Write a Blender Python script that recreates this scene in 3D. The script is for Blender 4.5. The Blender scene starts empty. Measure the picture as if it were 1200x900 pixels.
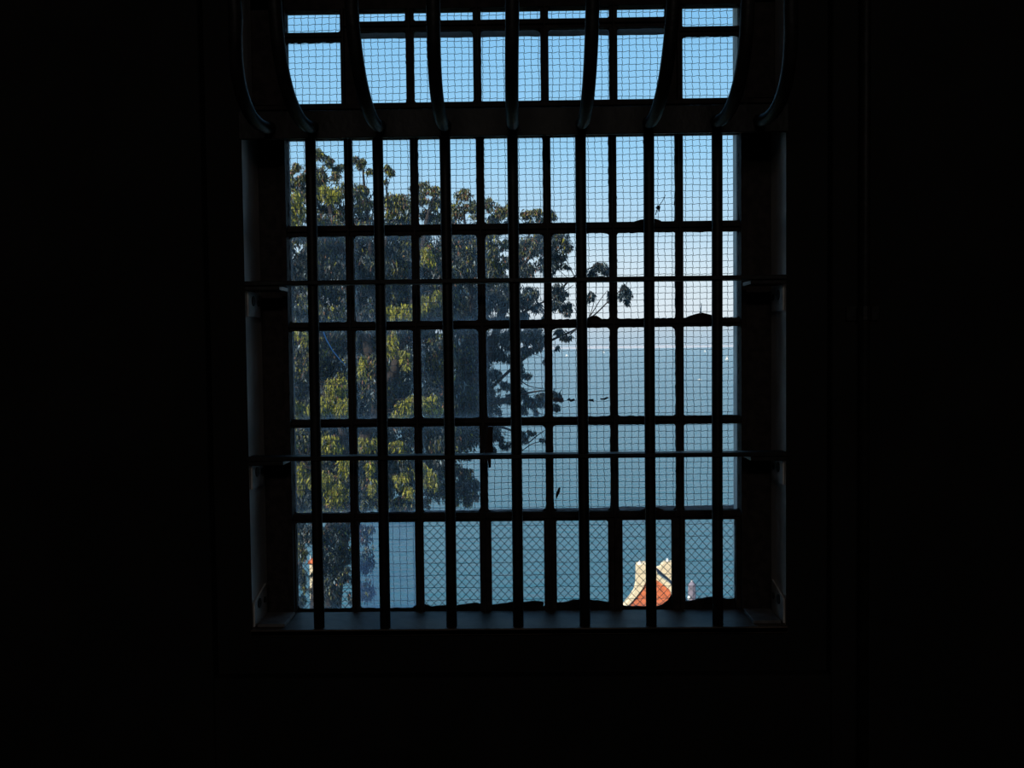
import bpy, math, random
import numpy as np
from mathutils import Vector, noise
random.seed(7)
rnd = random.random
def U(a, b): return a + (b - a) * rnd()
scn = bpy.context.scene
C = scn.collection

# ------------------------------------------------------------------ camera
F = 1100.0
CAM = Vector((0.0169, -1.6775, 0.0))
yaw, pitch, roll = 0.0138, -0.0402, -0.0114
fw = Vector((-math.sin(yaw) * math.cos(pitch), math.cos(yaw) * math.cos(pitch), math.sin(pitch)))
r0 = Vector((math.cos(yaw), math.sin(yaw), 0)); u0 = r0.cross(fw)
rt = math.cos(roll) * r0 + math.sin(roll) * u0
up = -math.sin(roll) * r0 + math.cos(roll) * u0
cam = bpy.data.objects.new('camera', bpy.data.cameras.new('camera'))
C.objects.link(cam)
from mathutils import Matrix
cam.matrix_world = Matrix(((rt.x, up.x, -fw.x, CAM.x), (rt.y, up.y, -fw.y, CAM.y), (rt.z, up.z, -fw.z, CAM.z), (0, 0, 0, 1)))
cam.data.sensor_width = 36; cam.data.lens = 36 * F / 1200
cam.data.clip_start = 0.01; cam.data.clip_end = 100000
scn.camera = cam

def P(px, py, Y):
    """the point of the plane y = Y that the photograph shows at (px, py)"""
    d = fw + rt * ((px - 600) / F) + up * ((450 - py) / F)
    t = (Y - CAM.y) / d.y
    return CAM + d * t

# ------------------------------------------------------------------ materials
def mat(name, col, rough=.7, spec=.3, metal=0., var=0., scale=30., bump=0., bscale=60., col2=None):
    m = bpy.data.materials.new(name); m.use_nodes = True
    nt = m.node_tree; b = nt.nodes['Principled BSDF']
    b.inputs['Base Color'].default_value = (*col, 1)
    b.inputs['Roughness'].default_value = rough
    b.inputs['Specular IOR Level'].default_value = spec
    b.inputs['Metallic'].default_value = metal
    if var or col2:
        tc = nt.nodes.new('ShaderNodeTexCoord'); n = nt.nodes.new('ShaderNodeTexNoise')
        n.inputs['Scale'].default_value = scale; n.inputs['Detail'].default_value = 5
        cr = nt.nodes.new('ShaderNodeValToRGB')
        c2 = col2 or tuple(c * (1 - var) for c in col)
        cr.color_ramp.elements[0].color = (*c2, 1); cr.color_ramp.elements[1].color = (*col, 1)
        cr.color_ramp.elements[0].position = .38; cr.color_ramp.elements[1].position = .62
        nt.links.new(tc.outputs['Object'], n.inputs['Vector']); nt.links.new(n.outputs['Fac'], cr.inputs[0])
        nt.links.new(cr.outputs[0], b.inputs['Base Color'])
    if bump:
        tc = nt.nodes.new('ShaderNodeTexCoord'); n = nt.nodes.new('ShaderNodeTexNoise')
        n.inputs['Scale'].default_value = bscale; n.inputs['Detail'].default_value = 6
        bp = nt.nodes.new('ShaderNodeBump'); bp.inputs['Strength'].default_value = bump
        bp.inputs['Distance'].default_value = .004
        nt.links.new(tc.outputs['Object'], n.inputs['Vector']); nt.links.new(n.outputs['Fac'], bp.inputs['Height'])
        nt.links.new(bp.outputs[0], b.inputs['Normal'])
    return m

def glass(name, dust, edge, col=(.72, .82, .95)):
    """old window glass: mostly clear, a film of dust that thickens at the rim, a weak surface shine"""
    m = bpy.data.materials.new(name); m.use_nodes = True; nt = m.node_tree; N = nt.nodes; L = nt.links
    for n in list(N): N.remove(n)
    out = N.new('ShaderNodeOutputMaterial')
    tr = N.new('ShaderNodeBsdfTransparent'); tr.inputs[0].default_value = (.975, .99, 1, 1)
    gl = N.new('ShaderNodeBsdfGlossy'); gl.inputs['Roughness'].default_value = .05
    fr = N.new('ShaderNodeFresnel'); fr.inputs[0].default_value = 1.3
    tl = N.new('ShaderNodeBsdfTranslucent'); tl.inputs[0].default_value = (*col, 1)
    df = N.new('ShaderNodeBsdfDiffuse'); df.inputs[0].default_value = (.4, .4, .38, 1)
    dm = N.new('ShaderNodeMixShader'); dm.inputs[0].default_value = .3
    L.new(tl.outputs[0], dm.inputs[1]); L.new(df.outputs[0], dm.inputs[2])
    m1 = N.new('ShaderNodeMixShader'); L.new(fr.outputs[0], m1.inputs[0]); L.new(tr.outputs[0], m1.inputs[1]); L.new(gl.outputs[0], m1.inputs[2])
    tc = N.new('ShaderNodeTexCoord'); sp = N.new('ShaderNodeSeparateXYZ'); L.new(tc.outputs['Generated'], sp.inputs[0])
    def M(op, a, b=None):
        n = N.new('ShaderNodeMath'); n.operation = op
        for i, v in enumerate((a, b)):
            if v is None: continue
            if isinstance(v, (int, float)): n.inputs[i].default_value = v
            else: L.new(v, n.inputs[i])
        return n.outputs[0]
    ex = M('ABSOLUTE', M('SUBTRACT', sp.outputs['X'], .5)); ez = M('ABSOLUTE', M('SUBTRACT', sp.outputs['Z'], .5))
    e = M('MAXIMUM', ex, ez); e = M('POWER', M('MULTIPLY', e, 2.0), 14.0)
    n1 = N.new('ShaderNodeTexNoise'); n1.inputs['Scale'].default_value = 14; n1.inputs['Detail'].default_value = 6
    L.new(tc.outputs['Object'], n1.inputs['Vector'])
    nn = M('POWER', n1.outputs['Fac'], 1.6)
    d = M('ADD', M('MULTIPLY', nn, dust * 3.0), M('MULTIPLY', e, edge)); d = M('MINIMUM', d, .9)
    m2 = N.new('ShaderNodeMixShader'); L.new(d, m2.inputs[0]); L.new(m1.outputs[0], m2.inputs[1]); L.new(dm.outputs[0], m2.inputs[2])
    L.new(m2.outputs[0], out.inputs[0])
    return m

M_bar = mat('painted_iron', (.015, .014, .0135), .5, .22, 0, .5, 40, .25, 90)
M_steel = mat('rusty_sash_steel', (.034, .026, .024), .75, .2, 0, .5, 60, .4, 120)
M_putty = mat('old_putty', (.020, .018, .018), .9, .1, 0, .4, 80, .5, 200)
M_brk = mat('scuffed_bracket_steel', (.66, .64, .62), .5, .5, 0, .35, 35, .2)
M_foot = mat('dull_foot_steel', (.16, .15, .15), .6, .3, 0, .4, 40)
M_hole = mat('dark_hole_disc', (.01, .01, .01), .6, .3)  # for dark discs added in place of open bracket holes
M_sill = mat('worn_sill_steel', (.105, .074, .055), .55, .35, 0, .75, 11, .3, 40)
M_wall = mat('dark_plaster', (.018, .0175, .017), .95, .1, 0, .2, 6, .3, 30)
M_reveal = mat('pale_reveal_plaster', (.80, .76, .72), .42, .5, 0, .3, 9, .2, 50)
M_conc = mat('outer_concrete', (.80, .79, .76), .9, .2, 0, .3, 12, .3, 40)
M_wire = mat('weathered_wire', (.06, .08, .10), .6, .3)
M_batten = mat('grey_batten', (.30, .31, .35), .8, .2, 0, .3, 30)
M_glass = [glass('pane_glass_clean', .015, .10), glass('pane_glass_film', .026, .22), glass('pane_glass_dusty', .045, .30),
           glass('pane_glass_hazed', .17, .35, (.45, .62, .95))]
M_deb = mat('dry_debris', (.045, .030, .022), .9, .1, 0, .4, 60)
M_leafdry = mat('dry_leaf', (.10, .045, .03), .9, .1)
M_feather = mat('pale_feather', (.55, .62, .68), .9, .1)
_f = M_feather.node_tree.nodes.new('ShaderNodeBsdfTranslucent'); _f.inputs[0].default_value = (.9, .95, 1, 1)
M_feather.node_tree.links.new(_f.outputs[0], M_feather.node_tree.nodes['Material Output'].inputs[0])
M_cord = mat('pale_blue_cord', (.40, .65, .95), .6, .3)
_t = M_cord.node_tree.nodes.new('ShaderNodeBsdfTranslucent'); _t.inputs[0].default_value = (.40, .65, .95, 1)
M_cord.node_tree.links.new(_t.outputs[0], M_cord.node_tree.nodes['Material Output'].inputs[0])

# ------------------------------------------------------------------ mesh helpers
class MB:
    def __init__(s): s.v = []; s.f = []; s.mi = []
    def add(s, vs, fs, mi=0):
        n = len(s.v); s.v += [tuple(v) for v in vs]; s.f += [tuple(i + n for i in f) for f in fs]; s.mi += [mi] * len(fs)
    def box(s, x0, x1, y0, y1, z0, z1, mi=0):
        if x0 > x1: x0, x1 = x1, x0
        vs = [(x, y, z) for x in (x0, x1) for y in (y0, y1) for z in (z0, z1)]
        s.add(vs, [(0, 1, 3, 2), (4, 6, 7, 5), (0, 4, 5, 1), (2, 3, 7, 6), (0, 2, 6, 4), (1, 5, 7, 3)], mi)
    def tube(s, pts, r, seg=10, mi=0, cap=True, sq=(1, 1)):
        pts = [Vector(p) for p in pts]; n = len(pts)
        rr = r if isinstance(r, (list, tuple)) else [r] * n
        t0 = (pts[1] - pts[0]).normalized()
        a = Vector((0, 0, 1)) if abs(t0.z) < .9 else Vector((0, 1, 0))
        nx = t0.cross(a).normalized(); vs = []
        for i, p in enumerate(pts):
            t = (pts[min(i + 1, n - 1)] - pts[max(i - 1, 0)])
            if t.length < 1e-9: t = t0
            t = t.normalized()
            nx = (nx - t * nx.dot(t)).normalized(); ny = t.cross(nx)
            for k in range(seg):
                q = 2 * math.pi * k / seg
                vs.append(p + (nx * math.cos(q) * sq[0] + ny * math.sin(q) * sq[1]) * rr[i])
        fs = [(i * seg + k, i * seg + (k + 1) % seg, (i + 1) * seg + (k + 1) % seg, (i + 1) * seg + k) for i in range(n - 1) for k in range(seg)]
        if cap: fs += [tuple(range(seg))[::-1], tuple((n - 1) * seg + k for k in range(seg))]
        s.add(vs, fs, mi)
    def prism(s, poly, y0, y1, mi=0):
        """poly of (x, z), extruded from y0 to y1"""
        n = len(poly)
        vs = [(x, y0, z) for x, z in poly] + [(x, y1, z) for x, z in poly]
        s.add(vs, [tuple(range(n)), tuple(range(2 * n - 1, n - 1, -1))] + [((i + 1) % n, i, i + n, (i + 1) % n + n) for i in range(n)], mi)
    def prismx(s, poly, x0, x1, mi=0):
        n = len(poly)
        vs = [(x0, y, z) for y, z in poly] + [(x1, y, z) for y, z in poly]
        s.add(vs, [tuple(range(n)), tuple(range(2 * n - 1, n - 1, -1))] + [((i + 1) % n, i, i + n, (i + 1) % n + n) for i in range(n)], mi)
    def build(s, name, m, parent=None, smooth=False, bevel=0, center=False):
        me = bpy.data.meshes.new(name)
        c = Vector((0, 0, 0))
        if center:
            a = np.array(s.v); c = Vector(((a.min(0) + a.max(0)) / 2).tolist())
            s.v = [tuple(Vector(v) - c) for v in s.v]
        me.from_pydata(s.v, [], s.f)
        for mm in (m if isinstance(m, (list, tuple)) else [m]): me.materials.append(mm)
        me.polygons.foreach_set('material_index', s.mi)
        if smooth: me.polygons.foreach_set('use_smooth', [True] * len(s.f))
        me.update()
        o = bpy.data.objects.new(name, me); C.objects.link(o)
        if center: o.location = c
        if parent is not None:
            o.parent = parent
            q = parent; wl = Vector((0, 0, 0))
            while q is not None: wl += q.location; q = q.parent
            o.location = c - wl
        if bevel:
            b = o.modifiers.new('bevel', 'BEVEL'); b.width = bevel; b.segments = 2; b.limit_method = 'ANGLE'
        return o
def tag(o, label=None, cat=None, group=None, kind=None):
    if label: o['label'] = label
    if cat: o['category'] = cat
    if group: o['group'] = group
    if kind: o['kind'] = kind
    return o
def empty(name, loc=(0, 0, 0)):
    o = bpy.data.objects.new(name, None); C.objects.link(o); o.location = loc; o.empty_display_size = .05; return o

# ------------------------------------------------------------------ measured lines of the window
YF, YB = .100, .130          # sash steel, front and back
YG = .118                    # glass
YM = .197                    # wire screen outside
XW = .482                    # inner opening half width
Z_SILL = -.5055
Z_RAIL = .3726
def X2(a, ya, b, yb, Y): return (P(a, ya, Y).x + P(b, yb, Y).x) / 2
def Z2(a, b, Y): return (P(340, a, Y).z + P(866, b, Y).z) / 2
gl_l = X2(335.4, 210, 344, 600, YF); gl_r = X2(868.4, 210, 866.5, 600, YF)
mv = [X2(a, 210, b, 560, YF) for a, b in ((406.7, 414.4), (484.3, 491), (562, 567.4), (640.1, 645), (718.1, 720.8), (795.8, 798.5))]
mvw = .0148
Zt = Z2(161.5, 155, YF)                     # head of the lower glass
mh = [(Z2(264.8, 257.7, YF), Z2(277.8, 269.5, YF)), (Z2(378, 371.8, YF), Z2(388, 382.2, YF)),
      (Z2(492, 487, YF), Z2(501.7, 496.7, YF)), (Z2(604, 596.6, YF), Z2(613.3, 609.2, YF))]
Zb = Z2(717.5, 710, YF)
# upper window
YU, YUB, YUG = .072, .100, .088
gu_l = P(334.5, 80, YU).x; gu_r = P(868, 80, YU).x
uv = [P(x, 80, YU).x for x in (402.5, 480, 559, 638.3, 719.2, 794.5)]
Zu0 = Z2(121.5, 114.5, YU); Zu1 = Z2(47.7, 40.3, YU); Zu2 = Z2(37.6, 29.2, YU); Zu3 = Z2(12.3, 3.3, YU)
ZHEAD = .665

# ------------------------------------------------------------------ room shell
def wall_front():
    b = MB()
    X0, X1, zb, zt = -3.2, 3.2, -13.2, 2.45
    # inner leaf (0 .. .10) with the barred opening, outer leaf (.10 .. .185) with the tighter glazed opening
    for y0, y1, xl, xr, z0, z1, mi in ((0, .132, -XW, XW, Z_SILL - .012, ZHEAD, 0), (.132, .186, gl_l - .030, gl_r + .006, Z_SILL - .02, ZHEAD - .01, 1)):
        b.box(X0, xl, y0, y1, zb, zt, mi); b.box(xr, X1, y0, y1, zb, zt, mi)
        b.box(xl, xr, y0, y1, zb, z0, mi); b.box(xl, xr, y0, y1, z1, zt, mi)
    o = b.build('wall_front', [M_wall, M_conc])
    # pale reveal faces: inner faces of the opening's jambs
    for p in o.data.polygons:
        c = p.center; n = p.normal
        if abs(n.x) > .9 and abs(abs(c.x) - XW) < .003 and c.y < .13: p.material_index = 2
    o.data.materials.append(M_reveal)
    tag(o, 'near-black wall around the barred window opening with pale side reveals', 'wall', kind='structure')
wall_front()
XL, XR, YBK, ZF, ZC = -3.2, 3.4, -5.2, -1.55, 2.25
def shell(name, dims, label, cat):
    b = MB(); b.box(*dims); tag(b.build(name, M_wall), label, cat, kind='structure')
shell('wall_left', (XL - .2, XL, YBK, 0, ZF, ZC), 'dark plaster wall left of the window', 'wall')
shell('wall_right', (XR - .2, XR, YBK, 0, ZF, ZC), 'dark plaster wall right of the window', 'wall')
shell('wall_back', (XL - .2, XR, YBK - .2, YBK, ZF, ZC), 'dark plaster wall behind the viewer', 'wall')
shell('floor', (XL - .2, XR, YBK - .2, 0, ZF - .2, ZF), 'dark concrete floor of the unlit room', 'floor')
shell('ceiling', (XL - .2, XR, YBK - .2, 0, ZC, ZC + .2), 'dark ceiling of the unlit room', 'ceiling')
# shallow plaster step round the window bay
b = MB()
sx0, sx1, sz0 = P(245, 450, -.015).x, P(972, 450, -.015).x, P(600, 790, -.015).z
b.box(XL + .01, sx0, -.03, 0, ZF, ZC); b.box(sx1, XR - .21, -.03, 0, ZF, ZC); b.box(sx0, sx1, -.03, 0, ZF, sz0)
tag(b.build('trim_1', M_wall, bevel=.004), 'raised dark plaster step framing the window bay', 'trim', kind='structure')
# conduit
cx = P(1014, 450, -.05).x
cd = empty('conduit_pipe', (cx, -.046, ZF))
b = MB(); b.tube([(cx, -.046, ZF), (cx, -.046, ZC)], .009, 12); b.build('pipe', M_bar, cd, True)
for z in (-.9, .05, .9):
    b = MB(); b.tube([(cx, -.046, z - .012), (cx, -.046, z + .012)], .012, 12); b.box(cx - .028, cx + .028, -.036, -.030, z - .012, z + .012)
    b.build('pipe_clip', M_bar, cd)
tag(cd, 'thin vertical conduit pipe on the dark wall right of the window', 'pipe')

# sill
b = MB(); b.box(-XW, XW, -.014, .1, Z_SILL - .0115, Z_SILL)
b.box(-XW, XW, -.014, -.008, Z_SILL - .0118, Z_SILL - .001)
tag(b.build('trim_2', M_sill, bevel=.0015), 'worn grey steel sill plate under the window bars', 'window sill', kind='structure')

# ------------------------------------------------------------------ windows
def putty(x0, x1, z0, z1, y, seed, r=.0065, amp=.0012, ex=.006):
    """irregular bead round one pane: ring between an outer rectangle and a rounded, wobbly inner outline"""
    inner = []; outer = []
    cs = [(x0, z0), (x1, z0), (x1, z1), (x0, z1)]
    sg = [(-1, -1), (1, -1), (1, 1), (-1, 1)]
    rs = [r * U(.4, 1.3) for _ in range(4)]
    for i in range(4):
        cxx, czz = cs[i]; sx, sz = sg[i]; rr = rs[i]; ox, oz = cxx - sx * rr, czz - sz * rr
        a0 = [math.pi, 1.5 * math.pi, 0, .5 * math.pi][i]
        for k in range(4):
            a = a0 + k / 3 * math.pi / 2
            inner.append((ox + rr * math.cos(a), oz + rr * math.sin(a)))
            outer.append((cxx + sx * ex, czz + sz * ex) if 0 < k < 3 else ((cxx + sx * ex, oz) if (abs(math.cos(a)) > .5) else (ox, czz + sz * ex)))
        j = (i + 1) % 4; nx_, nz_ = cs[j]; sx2, sz2 = sg[j]
        ex_, ez_ = (nx_ - sx2 * rs[j], czz) if i % 2 == 0 else (cxx, nz_ - sz2 * rs[j])
        sx_, sz_ = inner[-1]
        n = max(3, int(math.hypot(ex_ - sx_, ez_ - sz_) / .006))
        for k in range(1, n):
            t = k / n; qx, qz = sx_ + (ex_ - sx_) * t, sz_ + (ez_ - sz_) * t
            inner.append((qx, qz))
            outer.append((qx, czz + sz * ex) if i % 2 == 0 else (cxx + sx * ex, qz))
    cx_, cz_ = (x0 + x1) / 2, (z0 + z1) / 2
    out = []
    for (x, z) in inner:
        q = noise.noise(Vector((x * 90, z * 90, seed))) + .6 * noise.noise(Vector((x * 260, z * 260, seed + 9)))
        q = max(-.55, q)
        d = Vector((cx_ - x, cz_ - z)); d = Vector((math.copysign(1, d.x) if abs(abs(x - cx_) - (x1 - x0) / 2) < r else 0, math.copysign(1, d.y) if abs(abs(z - cz_) - (z1 - z0) / 2) < r else 0))
        out.append((x + d.x * q * amp, z + d.y * q * amp))
    m = MB(); n = len(out); vs = []
    for (x, z), (a, c) in zip(out, outer): vs += [(x, y + .006, z), (x, y + .001, z), (a, y - .001, c), (a, y + .006, c)]
    fs = []
    for i in range(n):
        j = (i + 1) % n
        for k in range(4): fs.append((i * 4 + k, j * 4 + k, j * 4 + (k + 1) % 4, i * 4 + (k + 1) % 4))
    m.add(vs, fs); return m

def sash(win, xs, zs, y0, y1, yg, gmat, hw, last=None):
    """xs, zs: list of (lo, hi) openings"""
    for i in range(len(xs)):
        for j, (d, e) in enumerate(zs):
            a, c = (last if last and j == len(zs) - 1 else xs)[i]
            m = MB(); m.box(a - .003, c + .003, yg, yg + .003, d - .003, e + .003)
            m.build('glass_pane', gmat(i, j), win, center=True)
            putty(a, c, d, e, yg - .008, i * 7.3 + j * 3.1).build('putty', M_putty, win)

w1 = tag(empty('window_1', (0, YF, Zb)), 'lower steel sash of seven by five panes behind the straight bars', 'window', kind='structure')
xs = []; prev = gl_l
for x in mv: xs.append((prev, x - mvw / 2)); prev = x + mvw / 2
xs.append((prev, gl_r))
zs = [(mh[0][0], Zt), (mh[1][0], mh[0][1]), (mh[2][0], mh[1][1]), (mh[3][0], mh[2][1]), (Zb, mh[3][1])]
def gm(i, j):
    if j == 4: return M_glass[3] if i == 1 else M_glass[1] if i == 0 else M_glass[0]
    if j in (1, 2) and i <= 3: return M_glass[2]
    if j == 3 and i <= 2: return M_glass[2]
    return M_glass[1] if i <= 3 else M_glass[0]
lower_bar = [(414, 420), (487, 495.5), (563, 575.5), (638.5, 652), (714, 729.5), (788.5, 803)]
xs5 = []; prev = P(346.5, 660, YF).x
for a, c in lower_bar: xs5.append((prev, P(a, 660, YF).x)); prev = P(c, 660, YF).x
xs5.append((prev, P(863, 660, YF).x))
sash(w1, xs, zs, YF, YB, YG, gm, mvw, xs5)
for a, c in lower_bar:                           # the bottom row's uprights are thicker with paint and patching
    m = MB(); m.box(P(a, 660, YF).x - .001, P(c, 660, YF).x + .001, YF + .002, YF + .014, Zb - .004, mh[3][1] + .002)
    m.build('glazing_bar', M_steel, w1, bevel=.0015)
m = MB(); m.box(gl_l - .004, P(346.5, 660, YF).x, YF + .002, YF + .014, Zb, mh[3][1]); m.box(P(863, 660, YF).x, gl_r + .004, YF + .002, YF + .014, Zb, mh[3][1])
m.build('patch_strip', M_steel, w1)
for x in mv:                                     # T-section upright glazing bars
    m = MB(); m.box(x - mvw / 2, x + mvw / 2, YF + .004, YF + .012, Zb - .004, Zt + .004); m.box(x - .002, x + .002, YF - .006, YB, Zb - .004, Zt + .004)
    m.build('glazing_bar', M_steel, w1, bevel=.001)
for a, c in mh:
    m = MB(); m.box(gl_l - .004, gl_r + .004, YF + .003, YF + .011, c, a); m.box(gl_l - .004, gl_r + .004, YF - .004, YB, (a + c) / 2 - .002, (a + c) / 2 + .002)
    m.build('glazing_bar', M_steel, w1, bevel=.001)
m = MB()
for s, g in ((-1, gl_l), (1, gl_r)):
    m.box(s * XW, g, YF, YB, Z_SILL, Zt + .02); m.box(g, g + s * .010, YF - .010, YF, Z_SILL, Zt)
m.box(-XW, XW, YF - .002, YB, Z2(722, 716.5, YF) - .02, Z2(718.5, 714.5, YF))
m.build('sash_frame', M_steel, w1, bevel=.001)
# crusted dirt heaped along the foot of the bottom panes, leaving thin slits of daylight under it
def crust(pts, lowers):
    m = MB(); vs = []; fs = []
    for k, ((x, t), l) in enumerate(zip(pts, lowers)):
        a = P(x, t, YG - .006); c = P(x, l, YG - .006)
        vs += [tuple(a), tuple(c), (a.x, YG + .001, a.z - .0005), (c.x, YG + .001, c.z)]
    for k in range(len(pts) - 1):
        q = k * 4
        fs += [(q, q + 1, q + 5, q + 4), (q + 2, q + 6, q + 7, q + 3), (q, q + 4, q + 6, q + 2), (q + 1, q + 3, q + 7, q + 5)]
    m.add(vs, fs); return m
segs = [
 ([(345, 718), (360, 718), (378, 718), (395, 717), (410, 713), (416, 711), (421, 716), (440, 716), (470, 715), (482, 713), (487, 710)], 6),
 ([(494, 708), (500, 709), (506, 711), (520, 710), (536, 709.5), (548, 708), (556, 706.5), (563, 708)], 5.0),
 ([(576, 709), (590, 707.5), (600, 706), (612, 706), (626, 704.5), (637, 706)], 7),
 ([(651, 706.5), (662, 706), (672, 703.5), (685, 703), (700, 704), (715, 706)], 6.5),
 ([(729, 710), (738, 712), (748, 714), (757, 713.2), (770, 712), (776, 709), (783, 704), (788, 696), (789, 690)], 5),
 ([(803, 705), (812, 704), (822, 701.5), (834, 699.8), (845, 701), (855, 702.5), (863, 701)], 7)]
for pts, h in segs:
    fine = []
    for (a, c), (d, e) in zip(pts, pts[1:]):
        for k in range(4):
            t = k / 4; fine.append((a + (d - a) * t, c + (e - c) * t + U(-.35, .35)))
    fine.append(pts[-1])
    low = [720 if not (729 < x < 732 or 748 < x < 785 or 846 < x < 862 or 652 < x < 664) else (711.8 if x > 800 else 715.6 if x > 700 else 713.2) + U(-.3, .3) for x, y in fine]
    low = [max(l, y + .6) for l, (x, y) in zip(low, fine)]
    crust(fine, low).build('crusted_dirt', M_putty, w1)

w2 = tag(empty('window_2', (0, YU, Zu0)), 'upper window panes behind the curved bars, above the dark transom', 'window', kind='structure')
uw = .0148
xs2 = []; prev = gu_l
ulo = [x - uw / 2 for x in uv]; uhi = [x + uw / 2 for x in uv]
ulo[0] = P(398.5, 80, YU).x; uhi[0] = P(421, 80, YU).x; ulo[5] = P(780, 80, YU).x; uhi[5] = P(800.5, 80, YU).x   # stiles of the opening light
for a, c in zip(ulo, uhi): xs2.append((prev, a)); prev = c
xs2.append((prev, gu_r))
def gm2(i, j): return M_glass[0]
vent_lo = Z2(24, 24, YU)
for i, (a, c) in enumerate(xs2):
    side = i in (0, 6)
    z1 = Zu1 if side else P(600, 33, YU).z; z2 = Zu2 if side else P(600, 21.5, YU).z
    for j, (d, e) in enumerate(((Zu0, z1), (z2, Zu3))):
        m = MB(); m.box(a - .003, c + .003, YUG, YUG + .003, d - .003, e + .003); m.build('glass_pane', gm2(i, j), w2, center=True)
        putty(a, c, d, e, YUG - .008, i * 5.7 + j * 2.9 + 50, amp=.0014 if side else .0007).build('putty', M_putty, w2)
for x, a, c in zip(uv, ulo, uhi):
    m = MB(); m.box(a, c, YU + .004, YU + .012, Zu0 - .004, Zu3 + .004); m.box(x - .002, x + .002, YU - .006, YUB, Zu0 - .004, Zu3 + .004)
    m.build('glazing_bar', M_steel, w2, bevel=.001)
for a, c, z1, z2 in ((gu_l, uv[0], Zu1, Zu2), (uv[0], uv[5], P(600, 33, YU).z, P(600, 21.5, YU).z), (uv[5], gu_r, Zu1, Zu2)):
    m = MB(); m.box(a - .004, c + .004, YU + .003, YU + .011, z1, z2); m.box(a, c, YU - .004, YUB, (z1 + z2) / 2 - .002, (z1 + z2) / 2 + .002)
    m.build('glazing_bar', M_steel, w2, bevel=.001)
m = MB()
for s, g in ((-1, gu_l), (1, gu_r)):
    m.box(s * XW, g, YU, YUB, Zt, ZHEAD); m.box(s * (g * s + .004), s * (g * s + .010), YU - .006, YU, Zt, ZHEAD)
m.box(-XW, XW, YU, YUB, Zu3, ZHEAD)
m.build('sash_frame', M_steel, w2, bevel=.001)
m = MB(); m.box(-XW, XW, YU, YB, Zt, Zu0); m.box(-XW, XW, YU - .012, YU, Zt + .004, Zt + .014); m.box(-XW, XW, YU - .008, YU, Zu0 - .012, Zu0 - .004)
m.build('transom', M_steel, w2, bevel=.001)

# ------------------------------------------------------------------ lower grille: seven straight bars, two flat crossbars
g = tag(empty('window_grille', (0, 0, Z_SILL)), 'grille of seven straight vertical bars and two flat crossbars standing on the sill', 'window grille')
for k in range(7):
    x = (k - 3) * .12
    m = MB(); m.tube([(x + .0006 * math.sin(z * 5 + k), 0, z) for z in np.linspace(Z_SILL + .0005, Z_RAIL, 12)], .0097, 18)
    m.build('bar', M_bar, g, True)
ZC1 = Z2(332, 326, 0.); ZC2 = Z2(537, 531.3, 0.)
for z in (ZC1, ZC2):
    m = MB(); m.box(-XW + .002, XW - .002, -.016, .016, z - .004, z + .004); m.build('crossbar', M_bar, g, bevel=.0012)
def side_bracket(parent, s, ya, yb, z0, z1, slant=0, fl=None):
    """plate on the jamb with two dark discs standing for its holes; slant lowers one top corner; fl = (z, x length) of a foot flange"""
    b_ = MB(); X = s * (XW - .001); Xi = s * (XW - .0045)
    za, zb_ = (z1 - slant, z1) if slant > 0 else (z1, z1 + slant)
    b_.prismx([(ya, z0), (yb, z0), (yb, zb_), (ya, za)], min(X, Xi), max(X, Xi))
    o = b_.build('angle_bracket', M_brk, parent, bevel=.001)
    if fl:
        f = MB(); z, ln, dr = fl
        f.prismx([(ya, z), (yb, z), (yb, z + .006), (ya, z + .006)], s * (XW - .008), s * (XW - ln)); 
        ob = f.build('bracket_foot', M_foot, o, bevel=.001)
    for yy, zz, rr in ((ya + (yb - ya) * .36, (z0 + z1) / 2 + .006, .0092), (ya + (yb - ya) * .80, (z0 + z1) / 2 + .003, .0060)):
        q = MB(); q.tube([(s * (XW - .0042), yy, zz), (s * (XW - .0062), yy, zz)], rr, 12); q.build('hole_disc', M_hole, o)
    return o
for s in (-1, 1):
    for z in (ZC1, ZC2):
        side_bracket(g, s, .006, .082, z - .058, z - .012)
        f = MB(); f.box(s * (XW - .002), s * (XW - .065), -.012, .05, z - .012, z - .005); f.build('bracket_flange', M_bar, g, bevel=.001)
    side_bracket(g, s, .002, .080, Z_SILL + .001, Z_SILL + .062, slant=.016 if s < 0 else .016, fl=(Z_SILL + .0005, .058, 0))

# ------------------------------------------------------------------ upper basket of outward curving bars
cg = tag(empty('curved_window_grille', (0, -.015, Z_RAIL)), 'grille of nine bars bowing out into the room above the transom', 'window grille')
prof = [(-.0195, .3880), (-.055, .3810), (-.090, .3780), (-.125, .380), (-.160, .388), (-.192, .403), (-.218, .426), (-.237, .458), (-.248, .50), (-.255, .55), (-.258, .62), (-.258, .80)]
def smooth_path(pts, n=4):
    out = []
    for i in range(len(pts) - 1):
        p0, p1, p2, p3 = pts[max(i - 1, 0)], pts[i], pts[i + 1], pts[min(i + 2, len(pts) - 1)]
        for k in range(n):
            t = k / n
            out.append(tuple(.5 * ((2 * p1[j]) + (-p0[j] + p2[j]) * t + (2 * p0[j] - 5 * p1[j] + 4 * p2[j] - p3[j]) * t * t + (-p0[j] + 3 * p1[j] - 3 * p2[j] + p3[j]) * t ** 3) for j in range(2)))
    out.append(pts[-1]); return out
pp = smooth_path(prof)
for k in range(9):
    xb = P([302, 355, 438, 517.5, 600.5, 685, 766.5, 850, 903][k], 147, -.095).x; xt = P([276, 323, 412.5, 508, 600.5, 694.5, 789, 876.5, 927][k], 35, -.25).x
    m = MB(); m.tube([(xb + (xt - xb) * min(1, max(0, (z - .38) / .12)), y, z) for y, z in pp], .0106, 16)
    m.build('curved_bar', M_bar, cg, True)
m = MB(); m.box(-XW + .001, XW - .001, -.0200, -.0108, Z_RAIL - .004, Z_RAIL + .044)
m.build('bottom_rail', M_bar, cg, bevel=.001)
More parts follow.
